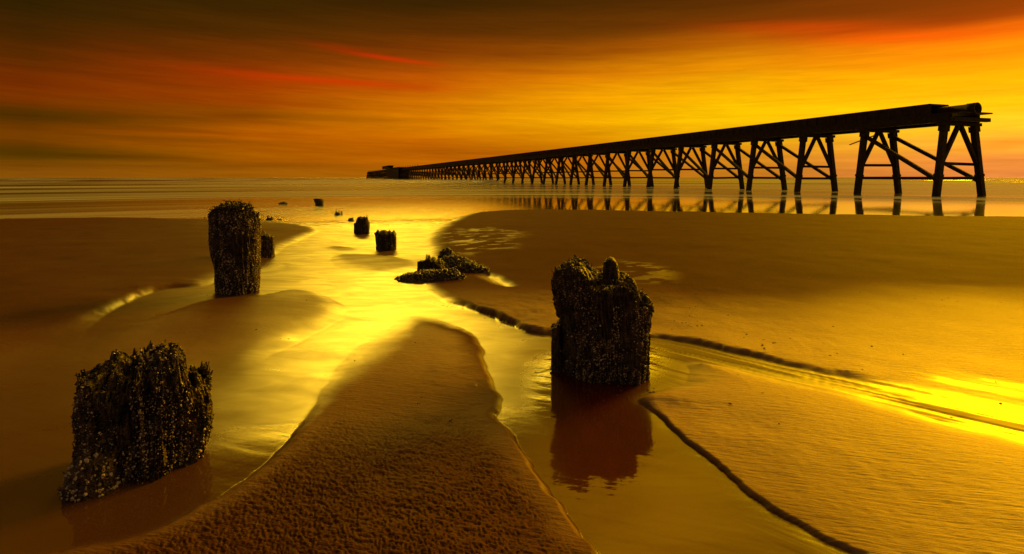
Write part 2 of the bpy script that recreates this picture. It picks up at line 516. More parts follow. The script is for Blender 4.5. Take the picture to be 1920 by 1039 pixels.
# ------------------------------------------------------------------ beach
# every sandbar: crest height, base wetness, grain, and its outline; the outline's third
# number is how wide the bank is there, from water line to crest (m)
BARS = [
    ('left', 0.07, 0.15, 0.5, [(-600, 407, .8), (0, 407, .6), (250, 406, .6), (400, 410, .6), (500, 414, .6), (560, 419, .5), (607, 432, .3), (580, 443, .4), (540, 463, .5), (515, 479, .4), (490, 491, .4), (420, 520, .5), (390, 536, .3), (330, 539, .10), (280, 550, .10), (240, 568, .15), (200, 594, .25), (165, 627, .6, .5), (100, 690, 1.1, .25), (0, 770, 1.4, .2), (-200, 860, 1.5, .2), (-900, 930, 1.5, .2), (-2400, 500, .8)]),
    ('mid', 0.075, 0.40, 0.2, [(300, 594, .3), (350, 575, .2), (410, 562, .2), (490, 560, .12), (530, 550, .08), (560, 546, .1), (592, 548, .15), (635, 562, .3), (655, 582, .4), (630, 606, .35), (570, 638, .5), (520, 660, .65, .6), (440, 695, 1.0, .4), (340, 722, 1.3, .3), (240, 722, 1.3, .3), (150, 690, 1.2, .3), (170, 640, .9, .5), (212, 616, .5), (255, 606, .4)]),
    ('islet', 0.045, 0.5, 0.2, [(626, 481, .15), (645, 476, .12), (700, 477, .12), (760, 483, .2), (800, 494, .3), (790, 504, .3), (750, 511, .4), (700, 517, .5), (650, 511, .5), (622, 493, .4)]),
    ('spit', 0.018, 0.4, 0.2, [(602, 463, .3), (640, 460, .3), (692, 468, .2), (660, 472, .2), (622, 471, .2)]),
    ('flat', 0.05, 0.5, 0.2, [(600, 375, .6), (690, 373.5, .6), (735, 374.5, .6), (690, 377, .6), (640, 377, .6)]),
    ('centre', 0.085, 0.03, 1.0, [(775, 594, .35, .28), (808, 598, .25, .3), (850, 610, .12, .4), (890, 629, .08, .4), (908, 649, .06, .4), (913, 682, .05, .4), (926, 717, .05, .4), (946, 744, .05, .4), (934, 772, .05, .45), (946, 802, .05, .5), (985, 857, .05, .5), (1030, 912, .05, .5), (1075, 967, .05, .5), (1110, 1022, .05, .5), (1150, 1090, .06), ('w', .5, .3, .3), ('w', 0, -3, .5), ('w', -6, -3, .5), ('w', -6, 1.2, .3), (-200, 1100, .12, .3), (20, 1046, .12, .25), (150, 1025, .10, .25), (250, 1003, .10, .25), (330, 974, .08, .25), (420, 932, .08, .25), (470, 890, .08, .3), (530, 840, .08, .3), (570, 790, .10, .3), (598, 748, .15, .3), (612, 715, .35, .35), (640, 680, .55, .4), (680, 642, .8, .4), (725, 613, .7, .3)]),
    ('right', 0.12, 0.0, 0.9, [(3500, 412, .8), (1920, 407, .5), (1700, 404, .5), (1500, 401, .5), (1300, 398, .5), (1100, 394, .5), (980, 393, .5), (900, 397, .5), (862, 405, .6), (837, 416, .7), (812, 429, .7), (800, 443, .6), (799, 458, .5), (806, 473, .4), (815, 488, .3, .4), (803, 505, .2, .3), (792, 525, .2, .3), (800, 545, .25, .3), (820, 561, .25, .4), (842, 571, .12, .6), (880, 581, .05, .6), (920, 593, .04, .75), (960, 608, .04, .75), (990, 622, .04, .6), (1030, 631, .04, .4), (1120, 634, .04, .22), (1220, 633, .04, .22), (1290, 640, .04, .22), (1350, 654, .04, .22), (1400, 665, .04, .22), (1450, 679, .04, .22), (1500, 690, .05, .22), (1550, 701, .06, .25), (1600, 711, .08, .4), (1660, 723, .15, .3), (1720, 733, .25, .25), (1800, 752, .4, .2), (1920, 775, .4, .2), (3000, 1000, .4, .3), ('w', 60, 2, .5)]),
    ('low', 0.065, 0.04, 0.9, [(1188, 752, .10), (1215, 742, .15), (1260, 731, .25), (1295, 717, .3), (1302, 700, .3), (1284, 684, .2), (1300, 680, .2), (1350, 688, .25), (1400, 698, .3), (1500, 718, .3), (1620, 744, .3), (1750, 786, .25), (1920, 830, .2), (2600, 1010, .2), ('w', 9, -3, .4), ('w', 1.6, -3, .2), (1720, 1110, .03, .4), (1592, 1037, .02, .34), (1530, 1002, .02, .34), (1450, 952, .02, .36), (1380, 905, .02, .36), (1320, 857, .02, .36), (1280, 821, .02, .32), (1245, 795, .03, .28), (1212, 770, .05, .2)]),
    ('behind', 0.2, 0.1, 0.8, [('w', -4000, -4000, 1), ('w', 4000, -4000, 1), ('w', 4000, -1.5, 1), ('w', -4000, -1.5, 1)]),
]
BAR_DAMP_VIGNETTE = {'left': 0.75, 'mid': 0.25, 'islet': 0.3, 'spit': 0.5, 'centre': 0.72, 'right': 0.0, 'low': 0.08, 'behind': 0.5}  # moisture per bar; the left one is also darkened to paint in vignette
POOLS = [(0.16, 0.002, [(985, 690), (1020, 655), (1120, 645), (1220, 640), (1250, 660), (1255, 700), (1215, 730), (1190, 752), (1250, 800), (1330, 865), (1420, 935), (1500, 990), (1560, 1040), (1700, 1120), (1250, 1120), (1120, 1010), (1050, 900), (990, 800)])]
PUDDLES = [(0.25, [(1735, 710), (1800, 707), (1920, 724), (2100, 752), (2100, 772), (1920, 746), (1850, 738), (1785, 724)]),
           (0.12, [(908, 514), (935, 519), (968, 541), (950, 545), (925, 533), (903, 523)])]

az_d = np.concatenate([np.arange(-180, -62, 2.0), np.arange(-62, -50, 0.35), np.arange(-50, 50, 0.085), np.arange(50, 62, 0.35), np.arange(62, 180, 2.0)])
rr = [0.05, 0.4, 0.8, 1.2, 1.5, 1.7]
while rr[-1] < 9000:
    r = rr[-1]
    k = 0.0028 if r < 4.6 else (0.0042 if r < 40 else (0.012 if r < 80 else 0.06))
    rr.append(r * (1 + k))
rr = np.array(rr)
NA, NR = len(az_d), len(rr)


def up2(a, nr, na):
    ri = np.linspace(0, a.shape[0] - 1, nr)
    i0 = np.minimum(ri.astype(int), a.shape[0] - 2)
    f = (ri - i0)[:, None]
    a = a[i0] * (1 - f) + a[i0 + 1] * f
    ci = np.linspace(0, a.shape[1] - 1, na)
    j0 = np.minimum(ci.astype(int), a.shape[1] - 2)
    g = (ci - j0)[None, :]
    return a[:, j0] * (1 - g) + a[:, j0 + 1] * g


def poly_sdf(P, W, X, Y):
    """signed distance to an outline, with its bank width and crest factor blended smoothly along it"""
    best = np.full(X.shape, 1e18)
    sw = np.zeros(X.shape)
    sk = np.zeros((2,) + X.shape)
    ins = np.zeros(X.shape, bool)
    n = len(P)
    for i in range(n):
        a, b = P[i], P[(i + 1) % n]
        d = b - a
        L = max(d @ d, 1e-12)
        t = np.clip(((X - a[0]) * d[0] + (Y - a[1]) * d[1]) / L, 0, 1)
        q = (X - a[0] - t * d[0]) ** 2 + (Y - a[1] - t * d[1]) ** 2
        np.minimum(best, q, out=best)
        k = min(L ** 0.5, 1.0) / (q + 1e-4) ** 2
        sw += k
        for c in (0, 1):
            sk[c] += k * (W[i][c] * (1 - t) + W[(i + 1) % n][c] * t)
        if abs(d[1]) > 1e-12:
            c = ((a[1] > Y) != (b[1] > Y)) & (X < a[0] + (Y - a[1]) * d[0] / d[1])
            ins ^= c
    s = np.sqrt(best)
    return np.where(ins, s, -s), sk[0] / sw, sk[1] / sw


def smooth_poly(pts):
    """round the traced outline by two Chaikin passes"""
    P = []
    for p in pts:
        if p[0] == 'w':
            P.append((p[1], p[2], p[3], p[4] if len(p) > 4 else 1.0))
        else:
            g = ground(p[0], p[1])
            P.append((g[0], g[1], p[2] if len(p) > 2 else 0.1, p[3] if len(p) > 3 else 1.0))
    P = np.array(P, float)
    for _ in range(2):
        Q = np.roll(P, -1, 0)
        P = np.stack([0.75 * P + 0.25 * Q, 0.25 * P + 0.75 * Q], 1).reshape(-1, 4)
    return P[:, :2], P[:, 2:]


def sand_fields(X, Y):
    """height, wetness and grain of the sand at X, Y (2-D arrays laid out as grid)"""
    nr, na = X.shape
    Xh, Yh = X[::2, ::2], Y[::2, ::2]
    Xh = np.concatenate([Xh, X[-1:, ::2]], 0) if nr % 2 == 0 else Xh
    Yh = np.concatenate([Yh, Y[-1:, ::2]], 0) if nr % 2 == 0 else Yh
    rh = np.hypot(Xh, Yh)
    wob = np.minimum(rh * 0.006, 0.10)
    Xw = Xh + (fbm(Xh * 1.6, Yh * 1.6, 0.0, 4) - 0.5) * 2.2 * wob + (fbm(Xh * 14, Yh * 14, 0.0, 2) - 0.5) * 0.012
    Yw = Yh + (fbm(Xh * 1.6 + 40, Yh * 1.6, 0.0, 4) - 0.5) * 3.0 * wob + (fbm(Xh * 14 + 9, Yh * 14, 0.0, 2) - 0.5) * 0.012
    Xw = Xw + (fbm(Xh * 4.5 + 3, Yh * 4.5, 0.0, 3) - 0.5) * 0.075
    Yw = Yw + (fbm(Xh * 4.5 + 23, Yh * 4.5, 0.0, 3) - 0.5) * 0.075
    H = np.full(Xh.shape, -1.0)
    gr = np.full(Xh.shape, 0.1)
    film = np.full(Xh.shape, 1.0)
    pool = np.zeros(Xh.shape)
    bed = 0.004 + 0.004 * (fbm(Xh * 1.3, Yh * 2.2, 5.0, 3) - 0.5) - 0.06 * sstep(19, 29, rh)
    for bwid, dep, pts in POOLS:
        P, W = smooth_poly(pts)
        d, _, _ = poly_sdf(P, W, Xw, Yw)
        pl = sstep(-bwid, bwid, d)
        bed = bed - dep * pl
        pool = np.maximum(pool, pl)
    ctr = np.zeros(Xh.shape)
    dmp_vignette = np.full(Xh.shape, 0.9)
    for name, hm, wt, gn, pts in BARS:
        P, W = smooth_poly(pts)
        d, bw, hk = poly_sdf(P, W, Xw, Yw)
        di = np.maximum(d, 0)
        nzb = 0.25 + 1.5 * fbm(Xh * 1.7 + 20, Yh * 1.7, 0.0, 5, 0.6)
        narrow = sstep(0.16, 0.06, bw)
        prof = (1 - narrow) * (1 - np.exp(-di / bw * 1.6)) + narrow * nzb * np.clip(di / bw, 0, 1)
        h_in = hm * hk * prof * (0.72 + 0.28 * (1 - np.exp(-di / 0.9)))
        h = np.where(d > 0, bed + h_in, bed)
        k = h > H
        H = np.where(k, h, H)
        kk = d > 0
        gr = np.where(kk, gr + (gn - gr) * sstep(0, bw, d), gr)
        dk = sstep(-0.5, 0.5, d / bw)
        dmp_vignette = dmp_vignette + (BAR_DAMP_VIGNETTE.get(name, 0.5) - dmp_vignette) * dk
        f = 1 - sstep(-0.25, 1.0, d / bw) * (1 - wt)
        film = np.minimum(film, f)
        if name == 'centre':
            ctr = sstep(0.03, 0.25, d)
    for bwid, pts in PUDDLES:
        P, W = smooth_poly(pts)
        d, _, _ = poly_sdf(P, W, Xw, Yw)
        k = sstep(-bwid, bwid, d)
        H = H * (1 - k) + 0.004 * k
        film = np.maximum(film, k)
    H = np.maximum(H, -0.5)
    return [up2(a, nr, na) for a in (H, film, gr, ctr, dmp_vignette, pool)]


AZG, RG = np.meshgrid(np.radians(az_d), rr)
X, Y = RG * np.sin(AZG), RG * np.cos(AZG)
H, FILM, GR, CTR, DMP_VIGNETTE, POOL = sand_fields(X, Y)
near = RG < 60
# relief on the sand itself
dry = sstep(0.85, 0.25, FILM)
und = (fbm(X * 0.8, Y * 0.8, 0.0, 3) - 0.5)
H = H + near * dry * und * 0.05
fl = fbm(X * 1.1 + Y * 0.7, Y * 9.0 + X * 3.0, 0.0, 4) - 0.5
H = H + near * fl * 0.0016
# the rippled crust of the near bar: close-packed little bumps
u, v = X + 0.05 * fbm(X * 6, Y * 6, 0.0, 2), Y + 0.05 * fbm(X * 6 + 7, Y * 6, 0.0, 2)
amp = 0.55 + 0.9 * fbm(X * 2.2 + 9, Y * 2.2, 0.0, 3)
bm_ = (sstep(0.3, 0.7, vnoise(u * 104 + v * 25, v * 84)) + 0.6 * vnoise(u * 150 + 3, v * 120)) * amp
RIP = CTR * sstep(4.1, 2.75, Y) * sstep(0.7, 0.3, FILM)
H = H + RIP * (bm_ - 0.5) * 0.0047
# thin sand ridges drawn out along the flow of the inlet on the right
ga, gb = ground(1250, 650), ground(1900, 800)
fd = (gb - ga) / np.linalg.norm(gb - ga)
al, cr = X * fd[0] + Y * fd[1], -X * fd[1] + Y * fd[0]
rg_ = fbm(al * 0.9 + 0.4 * fbm(X * 2, Y * 2), cr * 9.0 + 1.2 * fbm(al * 0.8, cr * 1.5, 3.0, 2), 0.0, 4)
rg_ = 0.5 * rg_ + 0.5 * fbm(al * 1.0, cr * 22.0 + fbm(al * 0.8, cr * 1.5, 3.0, 2), 0.0, 3)
msk = sstep(0.9, 1.6, X) * sstep(7.5, 6.0, Y) * sstep(2.0, 2.6, Y) * FILM
H = H + msk * 0.006 * sstep(0.49, 0.66, rg_)
FILM = FILM * (1 - 0.6 * msk * sstep(0.53, 0.62, rg_))
# faint pits and grain on the rest of the near sand
H = H + near * dry * (vnoise(X * 30 + Y * 8, Y * 75) - 0.5) * 0.0022 * sstep(14, 4, RG)
blot = fbm(X * 0.5 + 3, Y * 1.4, 0.0, 4)
FILM = np.clip(FILM + (blot - 0.5) * 0.9 * FILM * (1 - FILM), 0, 1)
FILM = np.where(H < 0.0, 1.0, FILM)
for (qx, qy), ra in (((895, 448), 1.3), ((1185, 515), 0.7), ((905, 470), 0.8)):
    g = ground(qx, qy)
    q_ = np.exp(-(((X - g[0]) / ra) ** 2 + ((Y - g[1]) / (ra * 1.6)) ** 2))
    FILM = np.maximum(FILM, 0.55 * sstep(0.25, 0.7, q_) * sstep(0.60, 0.68, fbm(X * 3.2 + Y * 1.2, Y * 5.0 - X * 1.5, 2.0, 4)))
FILM = np.maximum(FILM, 0.20 * CTR * sstep(4.3, 5.8, Y))
CALM = np.maximum(np.maximum(POOL, sstep(4.2, 3.1, RG) * sstep(1.4, 0.9, X)), np.maximum(0.25 * sstep(1.2, 0.4, X) * sstep(10, 7, RG), sstep(14, 26, RG)))
DAMP_VIGNETTE = np.clip(DMP_VIGNETTE + sstep(5.0, 9.5, Y + 1.5 * fbm(X * .4, Y * .4, 0.0, 3) + 0.4) + 0.25 * CTR * sstep(3.9, 2.6, Y) - 0.42 * CTR * sstep(3.7, 5.0, Y) + 0.45 * sstep(3.6, 2.4, Y) * sstep(2.4, 0.8, X) * sstep(0.2, 0.5, X), 0, 1)  # darker far out and at the front, over moisture and painted vignette
SILT = POOL * FILM
V = np.stack([X, Y, H], -1).reshape(-1, 3)
sand = np_mesh("beach", V, grid_quads(NR, NA, True)[:, ::-1], M_SAND)
for nm, a in (('film', FILM), ('calm', CALM), ('damp_vignette', DAMP_VIGNETTE), ('silt', SILT), ('grain', np.clip(GR + 0.0 * RIP, 0, 1.2))):
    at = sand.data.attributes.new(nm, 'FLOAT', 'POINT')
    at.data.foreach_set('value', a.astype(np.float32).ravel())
tag(sand, kind='structure')


def sand_z(x, y):
    r, a = math.hypot(x, y), math.degrees(math.atan2(x, y))
    return float(H[int(np.argmin(np.abs(rr - r))), int(np.argmin(np.abs(az_d - a)))])


# ------------------------------------------------------------------ water: stream, pools and sea in one sheet
azw = np.concatenate([np.arange(-180, -52, 4.0), np.arange(-52, 52, 0.25), np.arange(52, 180, 4.0)])
rw = [0.05, 1.0]
while rw[-1] < 15000:
    rw.append(rw[-1] * (1.05 if rw[-1] < 25 or rw[-1] > 900 else 1.006))
rw = np.array(rw)
A2, R2 = np.meshgrid(np.radians(azw), rw)
XW, YW = R2 * np.sin(A2), R2 * np.cos(A2)
front = sstep(0.2, 0.5, np.cos(A2))
sw = sstep(70, 160, R2) * front * sstep(1500, 600, R2)
warp = 14 * fbm(XW * 0.012, YW * 0.012, 1.0, 3)
crest = np.clip(vnoise(XW * 0.006 + 3, (YW + warp) * 0.045) - 0.52, 0, 1) * 2.0
ZW = -0.004 * sstep(24, 16, R2) + sw * (crest ** 1.2 * 0.9 + 0.015 * vnoise(XW * 0.03, (YW + warp) * 0.12))
water = np_mesh("water", np.stack([XW, YW, ZW], -1).reshape(-1, 3), grid_quads(len(rw), len(azw), True)[:, ::-1], M_WATER)
tag(water, kind='structure')

# ------------------------------------------------------------------ pier
def ray_at_az_plane(px, py, P):
    """lateral offset and height where a pixel's ray meets the upright plane through P square to the sight line"""
    ev = P / np.linalg.norm(P)
    eu = np.array([ev[1], -ev[0]])
    d = ray(px, py)
    t = (P @ ev) / (d[:2] @ ev)
    return (d[:2] * t - P) @ eu, CAM_H + d[2] * t


def make_pier():
    gl, gr_ = ground(1757, 367.5), ground(1840, 367.0)
    dv = ray(600, HORIZ)[:2]
    dv = dv / np.linalg.norm(dv)               # along the pier, out to sea
    tv = np.array([dv[1], -dv[0]])             # across it
    C0 = (gl + gr_) / 2

    def P(t, s, z):
        q = C0 + dv * t + tv * s
        return (q[0], q[1], z)

    def px_of(t, s=0.0):
        q = C0 + dv * t + tv * s
        # along a horizontal line only the bearing matters near the horizon
        return PW / 2 + F_PX * q[0] / q[1]
    lo, hi = 0.5, 8.0                          # half spread of the legs at the water
    for _ in range(40):
        wb = (lo + hi) / 2
        if px_of(0, wb) - px_of(0, -wb) < 83:
            lo = wb
        else:
            hi = wb
    lo, hi = 0.5, 30.0
    for _ in range(40):
        mid = (lo + hi) / 2
        if px_of(mid) > 1648:
            lo = mid
        else:
            hi = mid
    step = lo
    m = np.linalg.norm(C0) / F_PX * 1.0
    dep = C0[1]
    mpx = dep / F_PX

    def z_at(py):
        return CAM_H + (HORIZ - py) * mpx * 1.0
    Z_CAP, Z_GIR, Z_CAS, Z_TOP = z_at(236), z_at(230), z_at(213), z_at(191)
    wt = wb * 0.67
    LEG, STR = 0.43, 0.28
    far_t = 3.0
    while px_of(far_t) > 692:
        far_t += step
    n = int(far_t / step) + 1
    print('pier', C0, 'half width', wb, 'step', step, 'bents', n, 'ztop', Z_TOP)
    root = bpy.data.objects.new("pier", None)
    COL.objects.link(root)
    root.location = (0, 0, 0)
    tag(root, "long dark timber trestle pier carrying an iron pipe out to sea", "pier")
    lr = np.random.default_rng(11)

    def leg_pts(t, sd, j):
        return P(t + j[0], sd * (wb + (wb - wt) * 1.2 / Z_CAP + j[1]), -1.2), P(t + j[0] * .3, sd * wt, Z_CAP)

    def lerp(a, b, f):
        return tuple(a[i] + (b[i] - a[i]) * f for i in range(3))

    for i in range(n):
        t = i * step
        big = i < 34
        j = lr.normal(0, 0.06, 2)
        cap = MB()
        cap.beam(P(t, -wt - 0.55, (Z_CAP + Z_GIR) / 2), P(t, wt + 0.55, (Z_CAP + Z_GIR) / 2), 0.55, Z_GIR - Z_CAP)
        if not big:
            legs = stru = rails = brace = cap
        else:
            legs = stru = rails = brace = None
        capo = None
        items = []
        for sd in (-1, 1):
            b, tp = leg_pts(t, sd, j)
            q = MB() if big else cap
            q.beam(b, tp, LEG, LEG, tuple((*tv, 0)))
            if big:                             # block at the head of the leg, strapped foot
                q.beam(lerp(b, tp, 0.93), tp, LEG + 0.14, LEG + 0.14, tuple((*tv, 0)))
                q.beam(lerp(b, tp, 0.40), lerp(b, tp, 0.43), LEG + 0.08, LEG + 0.08, tuple((*tv, 0)))
                items.append(('leg', q))
            q2 = MB() if big else cap
            f = 0.50 + lr.normal(0, 0.012)
            q2.beam(P(t, sd * 0.16, Z_CAP - 0.02), lerp(b, tp, f), STR, STR, tuple((*dv, 0)))
            if big:
                items.append(('strut', q2))
        for zz in (1.45, 2.65):
            if big and lr.random() < 0.1 and i > 4:
                continue
            q = MB() if big else cap
            b, tp = leg_pts(t, 1, j)
            f = (zz + 1.2) / (Z_CAP + 1.2)
            s_ = wb + (wt - wb) * f
            q.beam(P(t + 0.27, -s_ - 0.1, zz + lr.normal(0, .03)), P(t + 0.27, s_ + 0.1, zz + lr.normal(0, .03)), 0.16, 0.24)
            if big:
                items.append(('crossbeam', q))
        if i >= 1 and i != 2:                   # long braces from the head of this trestle down to the next nearer one
            for sd in (-1, 1):
                q = MB() if big else cap
                b0, t0 = leg_pts(t, sd, j)
                b1, t1 = leg_pts(t - step, sd, (0, 0))
                q.beam(lerp(b0, t0, 0.95), lerp(b1, t1, 0.36 + lr.normal(0, 0.012)), 0.22, 0.32)
                if big:
                    items.append(('brace', q))
        if i == 1:
            q = MB()
            q.beam(P(t - 0.2, -wb, 1.45), P(t - step + 0.2, -wb, 1.45), 0.18, 0.24)
            items.append(('crossbeam', q))
        if i == 0:                              # timber ends left sticking out at the landward end
            cap.beam(P(t - 0.9, -wt - 0.4, Z_GIR + 0.16), P(t - 0.9, wt + 0.3, Z_GIR + 0.17), 0.35, 0.3)
        capo = cap.build("trestle", M_TIMB, root)
        for nm, q in items:
            q.build(nm, M_TIMB, capo)
    # snapped brace left hanging on the second trestle
    q = MB()
    q.beam(P(step - 0.4, -wt + 1.5, Z_CAP - 0.1), P(step + 1.2, -wt - 0.5, Z_CAP - 1.15), 0.14, 0.1)
    q.build("broken_brace", M_TIMB, root)
    end = far_t + 2.0
    for sd in (-1, 1):
        g = MB()
        k = 40
        for a in range(k):
            t0, t1 = -0.4 + (end + 0.4) * a / k, -0.4 + (end + 0.4) * (a + 1) / k
            g.beam(P(t0, sd * (wt - 0.1), (Z_GIR + Z_CAS) / 2), P(t1 - 0.02, sd * (wt - 0.1), (Z_GIR + Z_CAS) / 2), 0.4, Z_CAS - Z_GIR)
        g.build("girder", M_TIMB, root)
    hw = 1.05
    ce = 0.0
    while px_of(ce, hw) > 1778:
        ce += 0.05
    pe = -4.0
    while px_of(pe, 0) > 1834:
        pe += 0.05
    c = MB()
    c.beam(P(ce, 0, Z_CAS + 0.06), P(end, 0, Z_CAS + 0.06), hw * 2, 0.11)
    c.beam(P(ce, 0, Z_TOP - 0.06), P(end, 0, Z_TOP - 0.06), hw * 2 + 0.2, 0.12)
    for sd in (-1, 1):
        c.beam(P(ce, sd * (hw - 0.06), (Z_CAS + Z_TOP) / 2), P(end, sd * (hw - 0.06), (Z_CAS + Z_TOP) / 2), 0.1, Z_TOP - Z_CAS - 0.24)
    c.build("casing", M_RUST, root)
    tt = ce + 0.1
    for _ in range(90):
        rb = MB()
        rb.beam(P(tt, -hw - .02, Z_CAS + 0.02), P(tt, -hw - .02, Z_TOP - 0.13), 0.09, 0.12, tuple((*dv, 0)))
        rb.build("panel_rib", M_RUST, root)
        tt += 1.15 + lr.normal(0, 0.04)
    dk = MB()
    dk.beam(P(-1.3, 0, Z_CAS - 0.06), P(end, 0, Z_CAS - 0.06), 2 * wt + 0.3, 0.1)
    dk.build("deck", M_TIMB, root)
    # iron pipe with a collar at its open end
    zc, rp, rows = z_at(207), 0.44, []
    prof = [(far_t, rp), (pe + .74, rp), (pe + .72, rp + .05), (pe + .02, rp + .05), (pe, rp + .02), (pe, rp - .07), (pe + 1.2, rp - .07)]
    for t, r_ in prof:
        for k in range(20):
            a = k / 20 * 2 * math.pi
            rows.append(P(t, r_ * math.cos(a), zc + r_ * math.sin(a)))
    pipe = np_mesh("pipe", rows, grid_quads(len(prof), 20, True), M_RUST, root)
    # dense pile cluster and hut near the seaward end
    t0 = 3.0
    while px_of(t0) > 757:
        t0 += 1
    t1 = t0
    while px_of(t1) > 735:
        t1 += 1
    hd = MB()
    kk = 46
    for a in range(kk):
        t = t0 + (t1 - t0) * a / (kk - 1)
        for s_ in (-wb - 0.6, 0.0, wb + 0.6):
            hd.beam(P(t, s_, -1), P(t, s_ * 0.96, Z_TOP - 0.2), 0.5 + (t1 - t0) / kk * 0.75, 0.5)
    hd.beam(P(t0 - 1, 0, Z_TOP + 0.15), P(t1 + 1, 0, Z_TOP + 0.15), 2 * wb + 2.4, 0.4)
    hd.build("pile_cluster", M_TIMB, root)
    ht = MB()
    ht.beam(P(t1 + 6, 0, Z_TOP + 1.5), P(t1 + 52, 0, Z_TOP + 1.5), 3.4, 2.1)
    ht.beam(P(t1 + 4, 0, Z_TOP + 2.65), P(t1 + 54, 0, Z_TOP + 2.65), 4.2, 0.2)
    ht.build("deck_hut", M_TIMB, root)
    tt = t0 - 60
    while tt < far_t:
        rl = MB()
        rl.beam(P(tt, -.9, Z_TOP - .2), P(tt, -.9, Z_TOP + 0.9), 0.2, 0.2)
        rl.build("rail_post", M_TIMB, root)
        tt += 9


make_pier()


# ------------------------------------------------------------------ stumps
def cellcol(x, y, seed=0):
    """flat random value per little square cell: broken fibre ends"""
    return _val[_perm[(_perm[(np.floor(x).astype(np.int64) + seed) & 255] + np.floor(y).astype(np.int64)) & 255]]


def make_stump(name, label, base, left, right, top, depth, section, nth=240, nz=120, ncap=26, groove=0.018, fine=0.008,
               jag=0.08, cell=0.03, barn=0, weed=0, splint=0, seed=1, cat="stump", sink=0.14, mat=None, bsize=(0.004, 0.009), rough_top=1.0):
    """base: pixel of the foot; left/right: silhouette edges (px,py) from foot to head; top: skyline (px,py) left to right;
    section: plan outline in (0..1 across, 0..1 in depth)"""
    mat = mat or M_ROT
    r0 = np.random.default_rng(seed)
    B = ground(*base)
    ev = B / np.linalg.norm(B)
    eu = np.array([ev[1], -ev[0]])
    L = np.array(sorted(ray_at_az_plane(x, y, B)[::-1] for x, y in left))      # (z,u)
    Rr = np.array(sorted(ray_at_az_plane(x, y, B)[::-1] for x, y in right))
    T = np.array(sorted(ray_at_az_plane(x, y, B) for x, y in top))             # (u,z)
    z0 = -sink
    S = np.array(section, float)
    for _ in range(2):
        Q = np.roll(S, -1, 0)
        S = np.stack([0.82 * S + 0.18 * Q, 0.18 * S + 0.82 * Q], 1).reshape(-1, 2)
    S = (S - S.min(0)) / (S.max(0) - S.min(0))
    cen = np.array([0.5, 0.5])
    # resample the plan outline evenly
    ring = np.vstack([S, S[:1]])
    sl_ = np.concatenate([[0], np.cumsum(np.linalg.norm(np.diff(ring, axis=0), axis=1))])
    q = np.linspace(0, sl_[-1], nth, endpoint=False)
    rim = np.stack([np.interp(q, sl_, ring[:, 0]), np.interp(q, sl_, ring[:, 1])], -1)
    sq = q / sl_[-1]
    wid = np.mean(Rr[:, 1]) - np.mean(L[:, 1])

    def place(uv, z):
        lo, hi = np.interp(z, L[:, 0], L[:, 1]), np.interp(z, Rr[:, 0], Rr[:, 1])
        return lo + (hi - lo) * uv[..., 0], depth * uv[..., 1]

    def head(uv):
        lo, hi = L[-1, 1], Rr[-1, 1]
        zt = np.full(uv.shape[:-1], T[:, 1].max())
        for _ in range(4):
            lo, hi = np.interp(zt, L[:, 0], L[:, 1]), np.interp(zt, Rr[:, 0], Rr[:, 1])
            zt = np.interp(lo + (hi - lo) * uv[..., 0], T[:, 0], T[:, 1])
        uu, vv = wid * uv[..., 0], depth * uv[..., 1]
        ran = 0.55 * cellcol(uu / cell + 2 * fbm(uu * 9, vv * 9), vv / cell, seed) + 0.45 * fbm(uu * 22 + seed, vv * 22, 0.0, 3)
        keep = np.exp(-((uv[..., 1] - 0.5 - 0.28 * (fbm(uu * 5, uu * 0 + seed) - .5)) / 0.20) ** 2) * 0.75
        return zt - jag * np.clip(ran - keep * 0.55, 0, 1) * rough_top - jag * 0.3 * (1 - uv[..., 1])

    zt = head(rim)
    rows = []
    fr = np.linspace(0, 1, nz)
    dirn = rim - cen
    dirn = dirn / np.linalg.norm(dirn, axis=1, keepdims=True)

    def carve(th, z, d):
        g = fbm(np.cos(th * 2 * np.pi) * 7 + seed, np.sin(th * 2 * np.pi) * 7, z * 1.6, 3) - 0.5
        g2 = np.abs(fbm(np.cos(th * 2 * np.pi) * 22 + seed, np.sin(th * 2 * np.pi) * 22, z * 4.0, 3) - 0.5) * 2
        f = fbm(th * 260 * wid + seed, z * 110, 0.0, 3) - 0.5
        fb = fbm(th * 150 * max(wid, 0.3) + seed, z * 5.0, 0.0, 3) - 0.5
        lo_ = fbm(np.cos(th * 2 * np.pi) * 2.2 + seed * 1.7, np.sin(th * 2 * np.pi) * 2.2, z * 3.4 + seed, 3) - 0.5
        return groove * 2.0 * lo_ + fine * 2.2 * fb + groove * 2.4 * g - groove * 1.6 * np.clip(0.22 - g2, 0, 1) * 3 + fine * 2.6 * f

    for f in fr:
        z = z0 + (zt - z0) * f
        u, v = place(rim, z)
        o = carve(sq, z, f)
        rows.append(np.stack([u + dirn[:, 0] * o, v + dirn[:, 1] * o, z], -1))
    for k in range(1, ncap + 1):
        qf = 1 - k / ncap
        uv = cen + (rim - cen) * qf
        z = head(uv) - fine * 2 * fbm(uv[:, 0] * 40, uv[:, 1] * 40)
        u, v = place(uv, z)
        o = carve(sq, zt, 1) * qf
        rows.append(np.stack([u + dirn[:, 0] * o, v + dirn[:, 1] * o, z], -1))
    G = np.array(rows)

    def world(p):
        return np.stack([p[..., 0] * eu[0] + p[..., 1] * ev[0], p[..., 0] * eu[1] + p[..., 1] * ev[1], p[..., 2]], -1)
    body = np_mesh(name, world(G).reshape(-1, 3), grid_quads(len(G), nth, True), mat)
    body.location = (B[0], B[1], 0)
    tag(body, label, cat, 'broken timber stumps along the stream' if label and cat == 'stump' else None)
    Wd = world(G)
    n_ = np.cross(np.roll(Wd, -1, 1)[:-1] - np.roll(Wd, 1, 1)[:-1], Wd[1:] - Wd[:-1])
    n_ = n_ / np.maximum(np.linalg.norm(n_, axis=-1, keepdims=True), 1e-9)
